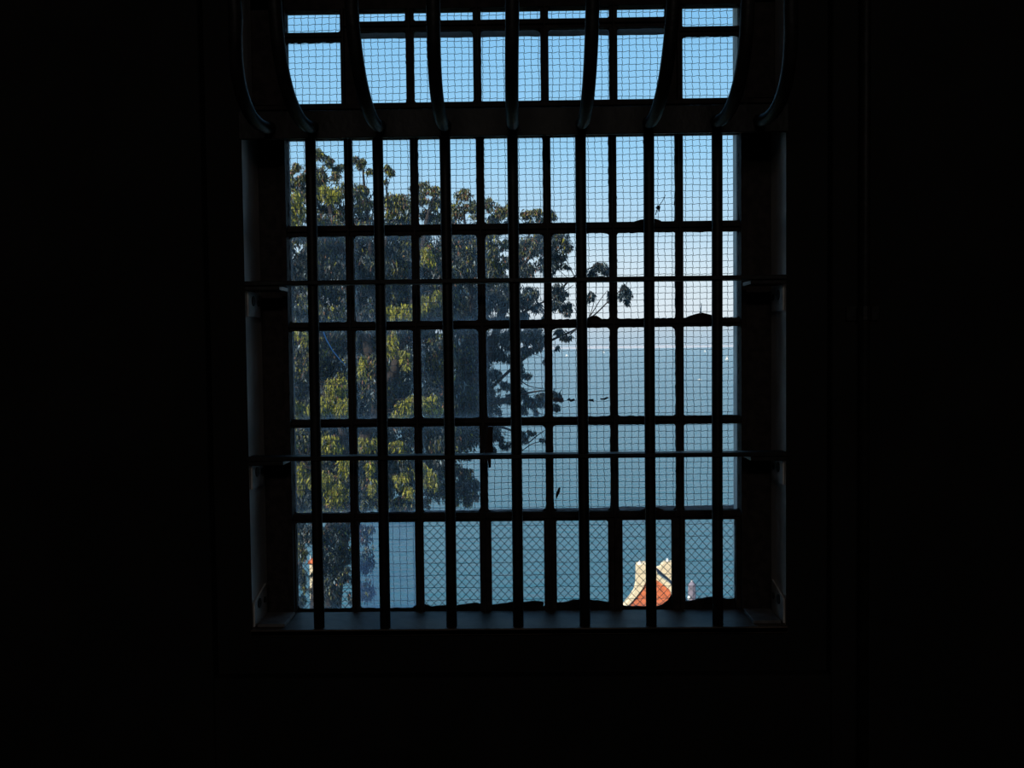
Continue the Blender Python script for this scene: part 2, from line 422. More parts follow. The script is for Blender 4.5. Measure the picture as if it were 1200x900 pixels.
m = MB(); m.box(-.50, .50, -.275, -.245, .80, .812); m.box(-.50, .50, -.275, 0, .812, .818); m.box(-.50, .50, -.008, -.0, .76, .812); m.build('top_rail', M_bar, cg, bevel=.001)
for s in (-1, 1):
    side_bracket(cg, s, -.0 + .002, .066, Z_RAIL + .05, Z_RAIL + .098 if s < 0 else Z_RAIL + .094, slant=-.012 if s < 0 else -.012)

# ------------------------------------------------------------------ wire screen outside the glass
ws = tag(empty('wire_screen', (0, YM, Zb)), 'square wire mesh screen outside the window glass', 'wire screen')
x0s, x1s, z0s, z1s = gl_l - .03, gl_r + .03, Z_SILL - .03, ZHEAD + .03
dx, dz = .01375, .01250
m = MB()
nxw = int((x1s - x0s) / dx); nzw = int((z1s - z0s) / dz)
def jog(i, j): return noise.noise(Vector((i * .23, j * .31, 4.2))) * .0019
def wob(i, j): return noise.noise(Vector((i * .21, j * .27, 9.7))) * .0019
for i in range(nxw + 1):
    pts = []
    for j in range(nzw + 1):
        x = x0s + i * dx + jog(i, j); z = z0s + j * dz + wob(i, j)
        if z < P(600, 604, YM).z and not P(417, 660, YM).x < x0s + i * dx < P(496, 660, YM).x: continue   # below the seam only the hazy pane keeps the square mesh
        k = .0011 * (1 if (i + j) % 2 else -1)
        pts += [(x - .0007, YM + k, z - .0018), (x + .0007, YM + k, z + .0018)]
    m.tube(pts,  .00052, 4, cap=False)
m.build('upright_wires', M_wire, ws)
m = MB()
for j in range(nzw + 1):
    pts = []
    if z0s + j * dz < P(600, 604, YM).z and j % 2: continue
    for i in range(nxw + 1):
        x = x0s + i * dx + jog(i, j); z = z0s + j * dz + wob(i, j); k = -.0011 * (1 if (i + j) % 2 else -1)
        pts += [(x - .0018, YM + k, z + .0006), (x + .0018, YM + k, z - .0006)]
    m.tube(pts,  .00052, 4, cap=False)
m.build('cross_wires', M_wire, ws)
def batten(xa, xb, ya, yb, xc, xd, Y=YM - .004):
    m = MB(); pa, pb = [], []
    n = 40
    for k in range(n + 1):
        t = k / n; x = xa + (xb - xa) * t
        a = P(x, ya + (yb - ya) * t, Y); c = P(x, xc + (xd - xc) * t, Y)
        pa.append((a.x, a.z + U(-.0006, .0006))); pb.append((c.x, c.z + U(-.0006, .0006)))
    m.prism(pa + pb[::-1], Y, Y - .003); return m
batten(480, 872, 598.5, 591.5, 608, 600).build('seam_batten', M_batten, ws)
batten(416, 785, 36, 29, 46, 40.5).build('seam_batten', M_batten, ws)
# diamond netting patched over the bottom row
def netting(pxa, pxb, label):
    A = P(pxa, 600, YM - .006); B = P(pxb, 600, YM - .006); zt_ = P(600, 603, YM).z; zb_ = z0s
    m = MB(); w = .0160; h = .0172; n = int((B.x - A.x) / w); rows = int((zt_ - zb_) / h * 2)
    for i in range(2 * n + 1):
        for ph in (0,):
            pts = []
            for j in range(rows + 1):
                s = 1 if (j + i) % 2 else -1
                pts.append((A.x + i * w / 2 + s * w * .25 + jog(i, j) * .8, YM + .008 + s * .0008, zt_ - j * h / 2 + wob(i, j) * .8))
            m.tube(pts, .00078, 4, cap=False)
    o = m.build('wire_netting', M_wire)
    tag(o, label, 'wire netting', 'diamond netting patches on the bottom row')
netting(338, 417, 'diamond wire netting patch over the two bottom panes at the left corner')
netting(495, 874, 'wide diamond wire netting patch over the bottom panes right of the hazy pane')

# ------------------------------------------------------------------ debris caught on the window
def blob(name, pts, Y, m_, label, cat, group=None, th=.003):
    """irregular flake: outline in photograph pixels, placed on the sash plane Y with real thickness"""
    w = [P(x, y, Y) for x, y in pts]
    b_ = MB(); b_.prism([(p.x, p.z) for p in w], Y - th / 2, Y + th / 2)
    return tag(b_.build(name, m_, bevel=.0004), label, cat, group)
G1 = 'dry leaves caught on the wire between the middle panes'
blob('dry_leaf', [(648, 466.5), (652, 465), (655, 467), (660, 466), (661, 470.5), (657, 471.5), (653, 470), (648, 471)], YM - .006, M_leafdry, 'reddish dry leaf caught on the wire beside the dark foliage', 'leaf', G1)
blob('dry_leaf', [(664, 469), (667, 466), (669, 468), (673, 467), (674, 469.5), (669, 471), (667, 469.6)], YM - .006, M_deb, 'dark curled dry leaf on the wire, second from the left in the row', 'leaf', G1)
blob('dry_leaf', [(689.5, 468), (695.5, 467.5), (695.8, 471.5), (694, 470), (690, 469.5)], YM - .006, M_deb, 'small hooked dry leaf on the wire just right of a bar', 'leaf', G1)
blob('dry_leaf', [(703, 466.8), (708, 466.6), (711, 465), (714, 466), (709, 468.6), (704, 468.4)], YM - .006, M_deb, 'thin dry leaf on the wire, rightmost of the row', 'leaf', G1)
blob('dry_leaf', [(768, 243.5), (771, 240.5), (774, 242), (772.6, 249), (771.6, 246)], YM - .006, M_deb, 'tiny dark forked leaf scrap below a thin twig, upper right panes', 'leaf')
def stick(name, pts, Y, r, m_, label, cat):
    b_ = MB(); ps = [P(x, y, Y) for x, y in pts]; b_.tube(ps, [r * (1 - .5 * k / (len(ps) - 1)) for k in range(len(ps))], 6)
    return tag(b_.build(name, m_, smooth=True), label, cat)
stick('twig', [(768, 252), (771, 243), (776, 236), (780, 228)], YM - .004, .0010, M_wire, 'thin slanting twig caught on the mesh in the upper right panes', 'twig')
stick('twig', [(821, 368), (821.5, 361), (822, 355)], YG - .012, .0013, M_feather, 'pale upright twig sticking out of the dark debris mound', 'twig')
blob('debris_mound', [(801, 374), (807, 370.5), (815, 368), (822, 366.3), (829, 368), (835, 369.4), (836, 375), (801, 376)], YG - .008, M_deb, 'dark debris mound on a glazing bar at right, with a pale twig', 'debris', None, .008)
blob('debris_mound', [(688, 374), (693, 370), (699, 370), (703, 372.4), (707, 374.6), (688, 375.5)], YG - .008, M_deb, 'small dark debris mound on a glazing bar under the far branches', 'debris', None, .008)
blob('debris_mound', [(742, 260), (750, 257.6), (757, 256.6), (768, 256.5), (774, 258.6), (776, 261), (742, 261.5)], YG - .008, M_deb, 'low dark debris mound on the topmost glazing bar near a bar', 'debris', None, .006)
blob('debris_mound', [(745, 600), (752, 597.2), (758, 595.6), (770, 594.6), (777, 597), (782, 600), (760, 602)], YG - .008, M_deb, 'low dark debris mound on the glazing bar above the orange gable', 'debris', None, .006)
blob('feather', [(651.5, 584), (652, 577), (655, 571), (656.8, 571.5), (656, 577), (653.5, 582), (651.8, 586)], YG - .010, M_deb, 'dark upright feather stuck to the pane beside the central muntin', 'feather')
blob('cloth_strip', [(571, 500), (577.8, 500), (577.4, 515), (577.8, 530), (575.6, 531), (575.4, 547.5), (572.6, 548.5), (571, 530)], YF - .004, M_deb, 'dark ragged cloth strip hanging beside a muntin over the foliage', 'cloth')
stick('plastic_string', [(379, 389), (383, 399), (390, 411), (398, 421), (405.5, 428.5)], YG + .012, .0013, M_cord, 'pale blue string curving across a pane in front of the foliage', 'string')

# ------------------------------------------------------------------ outside: sea, shore, hill
def sea_material():
    m = bpy.data.materials.new('sea_water'); m.use_nodes = True; nt = m.node_tree; N = nt.nodes; L = nt.links
    b_ = N['Principled BSDF']; b_.inputs['Base Color'].default_value = (.018, .108, .150, 1)
    b_.inputs['Roughness'].default_value = .18; b_.inputs['IOR'].default_value = 1.33; b_.inputs['Specular IOR Level'].default_value = .25
    tc = N.new('ShaderNodeTexCoord'); mp = N.new('ShaderNodeMapping'); mp.inputs['Scale'].default_value = (.10, .30, 1)
    n1 = N.new('ShaderNodeTexNoise'); n1.inputs['Scale'].default_value = 1.0; n1.inputs['Detail'].default_value = 7; n1.inputs['Roughness'].default_value = .6
    L.new(tc.outputs['Object'], mp.inputs[0]); L.new(mp.outputs[0], n1.inputs['Vector'])
    bp = N.new('ShaderNodeBump'); bp.inputs['Strength'].default_value = .8; bp.inputs['Distance'].default_value = 1.9
    L.new(n1.outputs['Fac'], bp.inputs['Height']); L.new(bp.outputs[0], b_.inputs['Normal'])
    return m
ZS = -45.
m = MB(); m.add([(-60000, 100, ZS), (60000, 100, ZS), (60000, 60000, ZS), (-60000, 60000, ZS)], [(0, 1, 2, 3)])
tag(m.build('sea', sea_material()), 'blue-green sea reaching the horizon beyond the tree', 'sea', kind='structure')
# far low shore
M_shore = mat('pale_far_shore', (.44, .46, .49), 1, 0)
m = MB(); n = 160; D = 12000; vs = []
for i in range(n + 1):
    x = -9000 + 18000 * i / n; h = 32 + 14 * noise.noise(Vector((i * .13, 1, 0))) + 6 * noise.noise(Vector((i * .5, 3, 0)))
    vs += [(x, D, ZS - 1), (x, D + 300, ZS + h * .7), (x, D + 1200, ZS + h), (x, D + 2500, ZS - 1)]
m.add(vs, [(i * 4 + k, (i + 1) * 4 + k, (i + 1) * 4 + k + 1, i * 4 + k + 1) for i in range(n) for k in range(3)])
tag(m.build('far_shore', M_shore, smooth=True), 'low pale shoreline along the horizon', 'shore', kind='structure')
M_ground = mat('hill_ground', (.10, .10, .05), 1, .1, 0, .5, .4)
def ground_z(x, y):
    if y < 8: z = -12
    elif y < 80: z = -12 - .25 * (y - 8)
    elif y < 100: z = -30
    else: z = max(-47, -30 - .66 * (y - 100))
    return z + .5 * noise.noise(Vector((x * .07, y * .07, 0)))
m = MB(); nx_, ny_ = 50, 60; vs = []
for j in range(ny_ + 1):
    for i in range(nx_ + 1):
        x = -120 + 240 * i / nx_; y = .18 + 131 * j / ny_; vs.append((x, y, ground_z(x, y)))
m.add(vs, [(j * (nx_ + 1) + i, j * (nx_ + 1) + i + 1, (j + 1) * (nx_ + 1) + i + 1, (j + 1) * (nx_ + 1) + i) for j in range(ny_) for i in range(nx_)])
tag(m.build('ground', M_ground, smooth=True), 'grassy hillside falling to the water below the window', 'ground', kind='structure')

# ------------------------------------------------------------------ buildings by the water
M_cream = mat('cream_stucco', (.80, .66, .45), .9, .1, 0, .12, 1.5)
M_terra = mat('terracotta_orange', (.72, .20, .09), .9, .1, 0, .3, 2.5)
M_slate = mat('grey_roof', (.09, .11, .15), .9, .1, 0, .3, 2)
M_white = mat('white_paint', (.8, .8, .78), .7, .2)
M_greyt = mat('mauve_grey_paint', (.22, .20, .25), .9, .1)
HY = 88.
def W(pts, Y): return [(P(x, y, Y).x, P(x, y, Y).z) for x, y in pts]
hz = ground_z(14, 90) - .4
gh = empty('gabled_house', (P(757, 700, HY).x, HY, hz))
L_, R_ = P(724, 760, HY).x, P(793, 760, HY).x
outer = W([(729, 712), (733, 708), (739, 701), (744, 693), (746, 684), (746.5, 662), (757, 660.5), (768, 662.5), (770, 672), (777, 678), (786, 684.5), (792, 694), (794, 712)], HY)
inner = W([(731, 715), (735, 711), (741, 704.5), (748, 696), (753, 689), (757, 681), (760, 678), (765, 676.5), (768, 679), (772, 681), (776, 684.5), (784, 690), (787, 698), (788, 715)], HY)
m = MB(); face = [(L_ + .3, hz)] + inner + [(R_ - .3, hz)]
m.prism(face, HY + .05, HY + .5); m.build('gable_wall', M_terra, gh)
m = MB(); m.prism([(L_, hz), (outer[0][0], outer[0][1] - 1)] + outer + [(R_, hz)], HY + .5, HY + 1.1); m.build('parapet', M_cream, gh)
# raised coping band round the gable's edge
m = MB(); k1 = len(outer); band_o = outer; band_i = [inner[min(len(inner) - 1, round(i * (len(inner) - 1) / (k1 - 1)))] for i in range(k1)]
vs = []
for (a, c), (d, e) in zip(band_o, band_i): vs += [(a, HY - .1, c), (a, HY + .5, c), (d, HY + .5, e), (d, HY - .1, e)]
m.add(vs, [(i * 4 + k, (i + 1) * 4 + k, (i + 1) * 4 + (k + 1) % 4, i * 4 + (k + 1) % 4) for i in range(k1 - 1) for k in range(4)] + [(0, 1, 2, 3), ((k1 - 1) * 4 + 3, (k1 - 1) * 4 + 2, (k1 - 1) * 4 + 1, (k1 - 1) * 4)])
m.build('coping', M_cream, gh)
m = MB(); xm = P(757, 700, HY).x; zr = P(757, 676, HY + 1).z; ze = P(757, 712, HY).z - .4
xl2 = P(752, 700, HY + 8.4).x; xr2 = P(797, 700, HY + 8.4).x; m.prism([(xl2, hz), (xl2, ze + .6), (xl2 + .5, zr), (xr2, ze), (xr2, hz)], HY + 1.1, HY + 9); m.build('rear_wing', [M_slate], gh)
RY = HY + 9.2
m = MB(); m.prism([(W([(760, 700)], RY)[0][0], hz)] + W([(760, 668), (769, 665.5), (774, 665), (776.5, 661), (779, 659), (788, 658.5), (793, 662), (795, 675)], RY) + [(W([(795, 700)], RY)[0][0], hz)], RY, RY + .8)
m.build('rear_gable', M_cream, gh)
for px_, py_, yy in ((749.5, 661.5, HY + .3), (782, 658.8, RY + .4)):
    q = P(px_, py_, yy); m = MB(); m.tube([q + Vector((0, 0, z)) for z in (-.05, .08, .14, .3, .42)], [.16, .16, .08, .13, .02], 10); m.build('finial', M_white, gh, True)
tag(gh, 'orange house gable with cream curved parapet standing by the water', 'house')
# slender cream chimney at the left behind the leaves
a = P(362.5, 657, 86); c = P(377, 657, 86); hz2 = ground_z(a.x, 86) - .3
ch = empty('tall_chimney', (a.x, 86, hz2))
m = MB(); m.box(a.x, c.x, 86, 87.3, hz2, a.z - .3); m.build('shaft', M_cream, ch, bevel=.03)
m = MB(); m.box(a.x - .1, c.x + .1, 85.9, 87.4, a.z - .3, a.z - .05); m.box(a.x + .1, c.x - .1, 86.1, 87.2, a.z - .05, a.z + .1); m.build('cap', M_terra, ch)
m = MB(); q = P(361.8, 657, 86); m.tube([(a.x + .06, 86.2, a.z - .1), (a.x + .06, 86.2, a.z + .6)], .035, 6); m.build('pole', M_white, ch)
tag(ch, 'narrow sunlit cream chimney with a terracotta cap, behind the leaves at lower left', 'chimney')
# grey turret right of the house
q = P(811, 703, 104); hz3 = ground_z(q.x, 104) - .3
tu = empty('grey_turret', (q.x, 104, hz3)); top = P(811, 684, 104).z
m = MB(); m.tube([(q.x, 104, hz3), (q.x, 104, top - .2)], .44, 8); m.build('shaft', M_greyt, tu)
m = MB(); m.tube([(q.x, 104, top - .2), (q.x, 104, top + .35)], [.46, .06], 8); m.build('roof', M_greyt, tu)
m = MB(); m.tube([(q.x, 104, top + .30), (q.x, 104, top + .42)], [.16, .03], 8); m.build('finial', M_white, tu)
tag(tu, 'small mauve-grey turret with a pointed roof right of the orange gable', 'turret')
lp = P(807.5, 700, 87); hz4 = ground_z(lp.x, 87) - .2
lm = empty('lamp_post', (lp.x, 87, hz4))
m = MB(); m.tube([(lp.x, 87, hz4), (lp.x, 87, lp.z)], .05, 8); m.build('pole', M_greyt, lm)
m = MB(); m.tube([(lp.x, 87, lp.z - .2), (lp.x, 87, lp.z), (lp.x, 87, lp.z + .15)], [.10, .16, .05], 8); m.build('lantern', M_white, lm)
tag(lm, 'lamp post with a white lantern in front of the grey turret', 'lamp post')

# boats
def boat(px_, py_, s, label, sail=True):
    d = (py_ - 402.0) if True else 1
    Y = min(11000, 45. * F / max(d, 4.3) ); p = P(px_, py_, Y); hx = p.x
    r = tag(empty('sailing_boat' if sail else 'motor_boat', (hx, Y, ZS)), label, 'boat', 'white boats far out on the sea')
    Lh = s
    m = MB(); st = []
    for k in range(9):
        t = k / 8; w = Lh * .14 * math.sin(math.pi * min(1, .18 + t * .82)) ** .7 if k < 8 else .01 * Lh
        xx = hx - Lh / 2 + Lh * t; sh = ZS + Lh * (.10 + .04 * (2 * t - 1) ** 2)
        st.append([(xx, Y - w, sh), (xx, Y - w * .5, ZS - .02 * Lh), (xx, Y + w * .5, ZS - .02 * Lh), (xx, Y + w, sh)])
    m.add([v for s_ in st for v in s_], [(i * 4 + k, (i + 1) * 4 + k, (i + 1) * 4 + (k + 1) % 4, i * 4 + (k + 1) % 4) for i in range(8) for k in range(4)] + [(0, 1, 2, 3)])
    m.build('hull', M_white, r)
    if sail:
        m = MB(); m.tube([(hx, Y, ZS + .05 * Lh), (hx, Y, ZS + Lh * 1.15)], Lh * .012, 6); m.build('mast', M_white, r)
        m = MB(); m.prism([(hx + .02 * Lh, ZS + .2 * Lh), (hx + .02 * Lh, ZS + 1.1 * Lh), (hx - .42 * Lh, ZS + .2 * Lh)], Y, Y + .02 * Lh)
        m.prism([(hx + .05 * Lh, ZS + .18 * Lh), (hx + .05 * Lh, ZS + .95 * Lh), (hx + .45 * Lh, ZS + .18 * Lh)], Y, Y + .02 * Lh); m.build('sail', M_white, r)
    else:
        m = MB(); m.box(hx - .2 * Lh, hx + .12 * Lh, Y - .08 * Lh, Y + .08 * Lh, ZS + .08 * Lh, ZS + .26 * Lh); m.build('cabin', M_white, r)
boat(664, 414.5, 10, 'white sailing boat far out, leftmost, near the dark foliage')
boat(707.5, 411, 11, 'white sailing boat near the horizon, second from the left of the boats')
boat(826, 411.5, 12, 'white sailing boat near the horizon at right, farthest of the pair there')
boat(852, 421, 10, 'white sailing boat rightmost, near the window edge')
boat(820, 444, 5.5, 'white motor boat nearest, lower right of the sailing boats', False)

# ------------------------------------------------------------------ trees
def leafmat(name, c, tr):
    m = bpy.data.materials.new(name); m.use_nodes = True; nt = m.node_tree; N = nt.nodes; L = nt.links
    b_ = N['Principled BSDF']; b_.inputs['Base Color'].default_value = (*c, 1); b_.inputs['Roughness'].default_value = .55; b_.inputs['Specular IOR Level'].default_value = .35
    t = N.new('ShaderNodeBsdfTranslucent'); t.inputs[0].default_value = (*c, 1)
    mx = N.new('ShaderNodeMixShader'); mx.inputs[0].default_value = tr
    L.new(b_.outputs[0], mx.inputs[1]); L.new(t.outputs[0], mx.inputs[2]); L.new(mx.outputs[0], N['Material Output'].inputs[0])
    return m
LM = [leafmat('leaf_shaded_blue_green', (.014, .027, .034), .1), leafmat('leaf_olive', (.10, .105, .035), .2),
      leafmat('leaf_sunlit_yellow_green', (.30, .29, .035), .3), leafmat('leaf_russet', (.20, .10, .06), .2), leafmat('leaf_silver', (.20, .27, .30), .1)]  # sunlight and shade on the foliage are put into these leaf colours
M_bark = mat('eucalyptus_bark', (.038, .034, .034), .9, .1, 0, .4, 6)
rng = np.random.default_rng(5)
DENS = 3.6
class Leaves:
    def __init__(s): s.V = []; s.Mi = []
    def clump(s, px, py, Y, rpx, n, mix, hpx=None, size=1.0):
        """n drooping lance-shaped leaves round a point; mix = weights of the leaf kinds"""
        n = int(n * DENS); c = np.array(P(px, py, Y)); r = rpx * (Y + 1.7) / F; rz = (hpx or rpx) * (Y + 1.7) / F
        d = rng.normal(size=(n, 3)); d /= np.linalg.norm(d, axis=1)[:, None]
        q = rng.random(n) ** .42
        # small sub-tufts
        nt_ = max(3, n // 22); tc = rng.normal(size=(nt_, 3)); tc /= np.linalg.norm(tc, axis=1)[:, None]; tc *= (rng.random(nt_) ** .45)[:, None]
        w = rng.integers(0, nt_, n); pos = tc[w] * .80 + d * (q * .42)[:, None]
        pos = c + pos * np.array([r, r * .9, rz])
        L_ = rng.uniform(.075, .16, n) * size; wd = L_ * rng.uniform(.11, .18, n)
        ax = np.stack([rng.normal(0, .42, n), rng.normal(0, .42, n), -np.ones(n)], 1); ax /= np.linalg.norm(ax, axis=1)[:, None]
        sd = np.cross(ax, rng.normal(size=(n, 3))); sd /= np.linalg.norm(sd, axis=1)[:, None]
        nn = np.cross(ax, sd); cv = L_ * rng.uniform(-.12, .12, n)
        a = pos; m1 = pos + ax * (L_ * .38)[:, None] + nn * cv[:, None]; t = pos + ax * L_[:, None]
        b1 = m1 + sd * wd[:, None]; b2 = m1 - sd * wd[:, None]
        s.V.append(np.stack([a, b1, t, b2], 1).reshape(-1, 3))
        s.Mi.append(rng.choice(5, n, p=np.array(mix) / sum(mix)))
    def build(s, parent, label=None):
        V = np.concatenate(s.V) - np.array(parent.location); mi = np.concatenate(s.Mi); n = len(mi)
        me = bpy.data.meshes.new('foliage'); me.vertices.add(n * 4); me.vertices.foreach_set('co', V.astype(np.float32).ravel())
        me.loops.add(n * 4); me.loops.foreach_set('vertex_index', np.arange(n * 4, dtype=np.int32))
        me.polygons.add(n); me.polygons.foreach_set('loop_start', np.arange(0, n * 4, 4, dtype=np.int32))
        me.polygons.foreach_set('material_index', mi.astype(np.int32))
        for m_ in LM: me.materials.append(m_)
        me.update(calc_edges=True)
        o = bpy.data.objects.new('foliage', me); C.objects.link(o); o.parent = parent; o['kind'] = 'stuff'
        return o
def limb(m, pts, Y, r0_, r1_):
    ps = [P(x, y, Y + (q[0] if q else 0)) for x, y, *q in pts]
    n = len(ps); fine = []
    for i in range(n - 1):
        p0, p1, p2, p3 = ps[max(i - 1, 0)], ps[i], ps[i + 1], ps[min(i + 2, n - 1)]
        for k in range(4):
            t = k / 4; fine.append(.5 * ((2 * p1) + (-p0 + p2) * t + (2 * p0 - 5 * p1 + 4 * p2 - p3) * t * t + (-p0 + 3 * p1 - 3 * p2 + p3) * t ** 3))
    fine.append(ps[-1]); N_ = len(fine)
    m.tube(fine, [r0_ + (r1_ - r0_) * k / (N_ - 1) for k in range(N_)], 7)
    return fine
def inside(x, y, poly):
    c = False; j = len(poly) - 1
    for i in range(len(poly)):
        if (poly[i][1] > y) != (poly[j][1] > y) and x < (poly[j][0] - poly[i][0]) * (y - poly[i][1]) / (poly[j][1] - poly[i][1]) + poly[i][0]: c = not c
        j = i
    return c
DARK = [8, 1.0, .15, .4, .5]; OLIVE = [3, 5, 1.2, 1.3, .8]; LIT = [1.0, 2.0, 6, .3, .1]; COOL = [9, .6, 0, .1, .9]; MIXD = [6, 2.5, .7, .6, .4]  # LIT paints sunlit clumps, DARK and COOL paint shaded foliage
def twigs(m, tips, nodes, r=.012):
    for t in tips:
        nd = min(nodes, key=lambda q: (q - t).length + (0 if q.z < t.z else 1.0))
        if (nd - t).length > 2.2 and rnd() < .5: continue
        mid = (nd + t) / 2 + Vector((U(-.1, .1), U(-.1, .1), U(-.02, .16)))
        m.tube([nd, mid, t], [r, r * .7, r * .35], 5, cap=False)

# -- tall eucalyptus, left
base = P(392, 700, 19.5); t1 = empty('eucalyptus_tree', (base.x, 19.5, ground_z(base.x, 19.5)))
lv = Leaves(); wood = MB(); nodes = []
nodes += limb(wood, [(392, 1200), (388, 900), (388, 700), (412, 570), (445, 470)], 19.5, .34, .17)
nodes += limb(wood, [(445, 470), (430, 400), (408, 320), (388, 250), (378, 205)], 19.5, .16, .02)
nodes += limb(wood, [(445, 480), (470, 410), (490, 330), (500, 260), (510, 225)], 19.6, .15, .02)
nodes += limb(wood, [(414, 560), (400, 500), (375, 450), (345, 380), (340, 250)], 19.2, .12, .02)
nodes += limb(wood, [(405, 600), (395, 580), (380, 560), (360, 545)], 18.8, .09, .02)
nodes += limb(wood, [(445, 470), (440, 380), (435, 300), (428, 230), (425, 195)], 20.1, .10, .015)
nodes += limb(wood, [(470, 410), (450, 330), (455, 260), (452, 215)], 20.2, .07, .012)
wood.tube([Vector((base.x, 19.5, ground_z(base.x, 19.5) - .3)), P(392, 1190, 19.5)], [.42, .34], 10)
tips = []
poly = [(318, 215), (345, 205), (372, 195), (400, 215), (425, 215), (440, 262), (470, 240), (500, 232), (522, 240), (530, 480), (528, 540), (500, 570), (478, 590), (420, 588), (318, 592)]
y = 195
while y < 600:
    x = 322 + (y % 2) * 8
    while x < 535:
        px_, py_ = x + U(-9, 9), y + U(-9, 9)
        if inside(px_, py_, poly):
            upper = py_ < 285
            if not (upper and rnd() < .30):
                Yc = U(18.9, 20.6)
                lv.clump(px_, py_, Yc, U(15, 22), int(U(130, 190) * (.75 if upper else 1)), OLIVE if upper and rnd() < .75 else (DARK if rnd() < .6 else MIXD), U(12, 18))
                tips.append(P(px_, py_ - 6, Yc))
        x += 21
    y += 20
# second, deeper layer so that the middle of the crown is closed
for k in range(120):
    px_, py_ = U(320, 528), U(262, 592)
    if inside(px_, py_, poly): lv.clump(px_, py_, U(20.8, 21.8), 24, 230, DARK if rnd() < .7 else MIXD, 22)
# top tufts
for px_, py_, rr, nn in ((374, 180, 9, 90), (385, 188, 9, 80), (396, 195, 9, 80), (371, 205, 12, 110), (392, 205, 8, 50), (348, 196, 8, 60), (353, 208, 9, 70), (421, 190, 9, 90), (414, 186, 7, 50), (433, 199, 6, 40),
                         (340, 203, 8, 50), (425, 222, 9, 80), (418, 240, 8, 40), (453, 196, 6, 55), (458, 200, 5, 30), (452, 210, 5, 20), (430, 238, 11, 90), (486, 222, 8, 60), (499, 219, 11, 120), (511, 222, 9, 80), (465, 232, 12, 130), (476, 240, 12, 120),
                         (455, 234, 10, 90), (520, 232, 8, 60)):
    Yc = U(19.2, 20.2); lv.clump(px_, py_, Yc, rr, int(nn * 1.15), OLIVE, rr * .75, .8); tips.append(P(px_, py_, Yc))
for px_, py_, rr, nn in ((343, 215, 10, 110), (350, 228, 10, 110), (342, 240, 12, 120), (350, 256, 10, 90), (375, 222, 12, 120), (392, 228, 12, 100), (380, 244, 12, 120), (398, 250, 10, 80), (420, 252, 12, 90), (430, 258, 8, 70), (458, 246, 12, 110), (474, 256, 10, 80), (494, 232, 10, 110), (510, 238, 10, 110), (502, 252, 12, 120), (520, 250, 10, 90)):
    lv.clump(px_, py_, U(19.4, 20.4), rr, nn, OLIVE if rnd() < .7 else MIXD, rr * .85, .85)
# clumps painted sunlit by yellow-green leaf colour, standing out in front
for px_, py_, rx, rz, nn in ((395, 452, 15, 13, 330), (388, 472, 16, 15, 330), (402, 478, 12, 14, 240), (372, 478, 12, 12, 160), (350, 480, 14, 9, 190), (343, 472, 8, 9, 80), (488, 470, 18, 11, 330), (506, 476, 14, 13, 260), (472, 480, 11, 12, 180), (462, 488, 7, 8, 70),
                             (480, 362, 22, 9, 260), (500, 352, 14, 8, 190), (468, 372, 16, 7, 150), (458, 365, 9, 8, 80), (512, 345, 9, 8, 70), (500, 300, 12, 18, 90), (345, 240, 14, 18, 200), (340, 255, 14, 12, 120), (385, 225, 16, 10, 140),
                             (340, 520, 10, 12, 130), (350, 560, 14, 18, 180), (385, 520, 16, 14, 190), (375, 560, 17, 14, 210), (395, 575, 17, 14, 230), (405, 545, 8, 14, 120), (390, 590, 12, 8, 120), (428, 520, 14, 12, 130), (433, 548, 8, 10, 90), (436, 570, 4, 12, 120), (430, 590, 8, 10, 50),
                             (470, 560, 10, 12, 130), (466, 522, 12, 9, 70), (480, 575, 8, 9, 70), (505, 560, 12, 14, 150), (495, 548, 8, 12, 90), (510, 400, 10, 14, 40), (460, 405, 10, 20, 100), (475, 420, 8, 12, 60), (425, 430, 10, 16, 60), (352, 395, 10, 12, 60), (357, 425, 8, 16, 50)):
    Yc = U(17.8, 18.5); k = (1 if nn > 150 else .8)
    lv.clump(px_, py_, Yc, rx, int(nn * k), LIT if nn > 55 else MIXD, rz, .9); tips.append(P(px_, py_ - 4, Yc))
# a lower bough hanging against the water
nodes += limb(wood, [(420, 560), (455, 562), (490, 578), (520, 578), (545, 568)], 19.8, .08, .01)
for px_, py_, rx, rz, nn, mx_ in ((530, 552, 12, 10, 220, DARK), (545, 555, 11, 9, 200, MIXD), (553, 568, 9, 12, 190, DARK), (540, 572, 14, 14, 300, DARK), (520, 572, 14, 14, 260, MIXD), (548, 586, 9, 7, 100, MIXD), (530, 588, 10, 7, 110, MIXD), (508, 575, 11, 14, 150, OLIVE), (500, 590, 8, 8, 60, OLIVE), (556, 580, 6, 8, 80, DARK), (515, 545, 12, 8, 150, MIXD), (498, 560, 8, 10, 90, OLIVE)):
    Yc = U(19.6, 20.6); lv.clump(px_, py_, Yc, rx, nn, mx_, rz, .75); tips.append(P(px_, py_, Yc))
twigs(wood, tips, nodes)
wood.build('trunk', M_bark, t1, True); 
lv.build(t1)
tag(t1, 'tall eucalyptus with drooping yellow-green leaf clumps filling the left of the window', 'tree')

